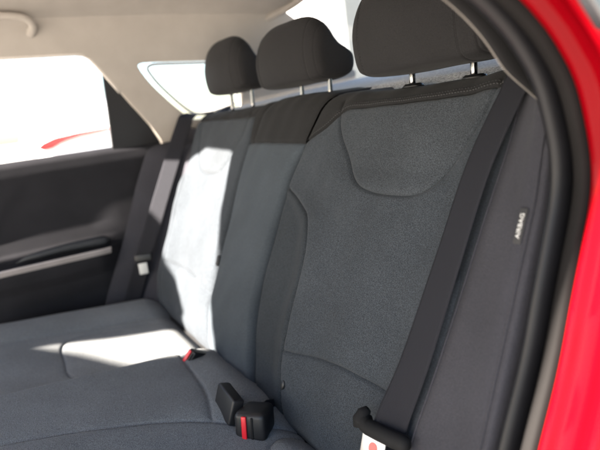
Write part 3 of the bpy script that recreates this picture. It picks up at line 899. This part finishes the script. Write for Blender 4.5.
# ---------------------------------------------------------------- outside
def quad(name, x0, x1, y0, y1, z, mat):
    return mesh_obj(name, [(x0, y0, z), (x1, y0, z), (x1, y1, z), (x0, y1, z)], [(0, 1, 2, 3)], mat, None, False)
structure(quad('ground', -400, 400, -400, 400, -.62, M['concrete']))

def parked_car():
    root = empty('parked_car', 'white parked car with a slim red tail lamp outside the far window', 'parked car', (-7.5, .95, -.62))
    side = catmull([(-2.1, .30), (-2.15, .66), (-2.0, .95), (-1.1, 1.06), (-.55, 1.48), (.2, 1.60), (1.0, 1.55), (1.75, 1.28), (2.1, 1.18), (2.18, .8), (2.1, .32)], 6)
    n = len(side); V = []; ws = [-.88, -.84, -.7, .7, .84, .88]; ks = [.93, .985, 1, 1, .985, .93]
    for w, k in zip(ws, ks):
        for a, b in side:
            narrow = 1 - .16 * float(smooth01(1.1, 1.6, b))
            V.append((-7.5 + a * k, .95 + w * narrow, -.62 + .6 + (b - .6) * k))
    F = []
    for i in range(5):
        for j in range(n): F.append((i * n + j, i * n + (j + 1) % n, (i + 1) * n + (j + 1) % n, (i + 1) * n + j))
    F.append(tuple(range(n))); F.append(tuple(5 * n + j for j in range(n - 1, -1, -1)))
    keep_world(mesh_obj('body', V, F, M['vanwhite']), root)
    for xx in (-8.9, -6.1):
        for yy in (.16, 1.74):
            bm = bmesh.new(); bmesh.ops.create_cone(bm, cap_ends=True, segments=28, radius1=.33, radius2=.33, depth=.2)
            bmesh.ops.transform(bm, matrix=Matrix.Translation((xx, yy, -.29)) @ Matrix.Rotation(math.pi / 2, 4, 'X'), verts=bm.verts)
            keep_world(bm_obj('wheel', bm, M['tyre'], None), root)
    for sgn in (-1, 1):
        prof = [(-.80, .405), (-.86, .44), (-.80, .49), (-.66, .535), (-.40, .560), (-.08, .575), (-.08, .548), (-.40, .512), (-.60, .465), (-.70, .420)]
        f = [(-5.29, .95 + sgn * a, b) for a, b in prof]; k = [(-5.45, .95 + sgn * a * .99, b) for a, b in prof]; m = len(prof)
        FF = [tuple(range(m)), tuple(range(2 * m - 1, m - 1, -1))] + [(j, (j + 1) % m, m + (j + 1) % m, m + j) for j in range(m)]
        keep_world(mesh_obj('tail_lamp', f + k, FF, M['lamp'], None, False), root)
    return root
parked_car()

bld = empty('building', 'pale grey building with tall window strips far behind the rear window', 'building', (-14, 12, -.62))
bm = rbox_bm(6, 7, 9, .05, 1); bmesh.ops.transform(bm, matrix=Matrix.Translation((-15, 12.0, 3.9)), verts=bm.verts)
keep_world(bm_obj('wall', bm, M['wallpale'], None, False), bld)
for k in range(4):
    bm = rbox_bm(.1, .7, 7.2, .03, 1); bmesh.ops.transform(bm, matrix=Matrix.Translation((-11.98, 9.6 + 1.7 * k, 3.9)), verts=bm.verts)
    keep_world(bm_obj('window', bm, M['bglass'], None, False), bld)

# ---------------------------------------------------------------- light
w = bpy.data.worlds.new('World'); S.world = w; w.use_nodes = True
n, l = w.node_tree.nodes, w.node_tree.links
sky = n.new('ShaderNodeTexSky'); sky.sky_type = 'NISHITA'; sky.sun_disc = False; sky.dust_density = 1.2
sd = Vector((-.05, .80, -.45)).normalized()            # direction the sunlight travels
el = math.asin(-sd.z); az = math.atan2(-sd.x, -sd.y)
sky.sun_elevation = el; sky.sun_rotation = az
bg = n['Background']; bg.inputs['Strength'].default_value = .62
l.new(sky.outputs[0], bg.inputs['Color'])
sun = bpy.data.lights.new('sun', 'SUN'); sun.energy = 95; sun.angle = math.radians(.8); sun.color = (1, .90, .78)
so = bpy.data.objects.new('sun', sun); link(so)
so.rotation_euler = sd.to_track_quat('-Z', 'Y').to_euler()

# ---------------------------------------------------------------- camera
Cc = (0.95836, -0.33398, 0.52802)
R = Matrix(((0.5100533, 0.8503470, -0.1294434), (0.1286372, -0.2242095, -0.9660137), (-0.8504693, 0.4760673, -0.2237451)))
cam = bpy.data.cameras.new('camera'); co = bpy.data.objects.new('camera', cam); link(co)
rx, dn, fw = Vector(R[0]), Vector(R[1]), Vector(R[2])
Mc = Matrix((rx, -dn, -fw)).transposed().to_4x4(); Mc.translation = Vector(Cc)
co.matrix_world = Mc
cam.sensor_width = 36; cam.lens = 517.7 / 600 * 36
cam.clip_start = .02; cam.clip_end = 2000
cam.dof.use_dof = True
cam.dof.focus_distance = (Vector((.34, .08, .28)) - Vector(Cc)).dot(fw)
cam.dof.aperture_fstop = cam.lens / 9.5
cam.dof.aperture_blades = 0
S.camera = co
S.render.engine = 'CYCLES'
S.cycles.use_denoising = True
S.cycles.max_bounces = 8; S.cycles.diffuse_bounces = 5; S.cycles.transparent_max_bounces = 16
S.cycles.sample_clamp_indirect = 8
S.view_settings.view_transform = 'Standard'; S.view_settings.look = 'None'; S.view_settings.exposure = 0
S.render.resolution_x = 1024; S.render.resolution_y = 768
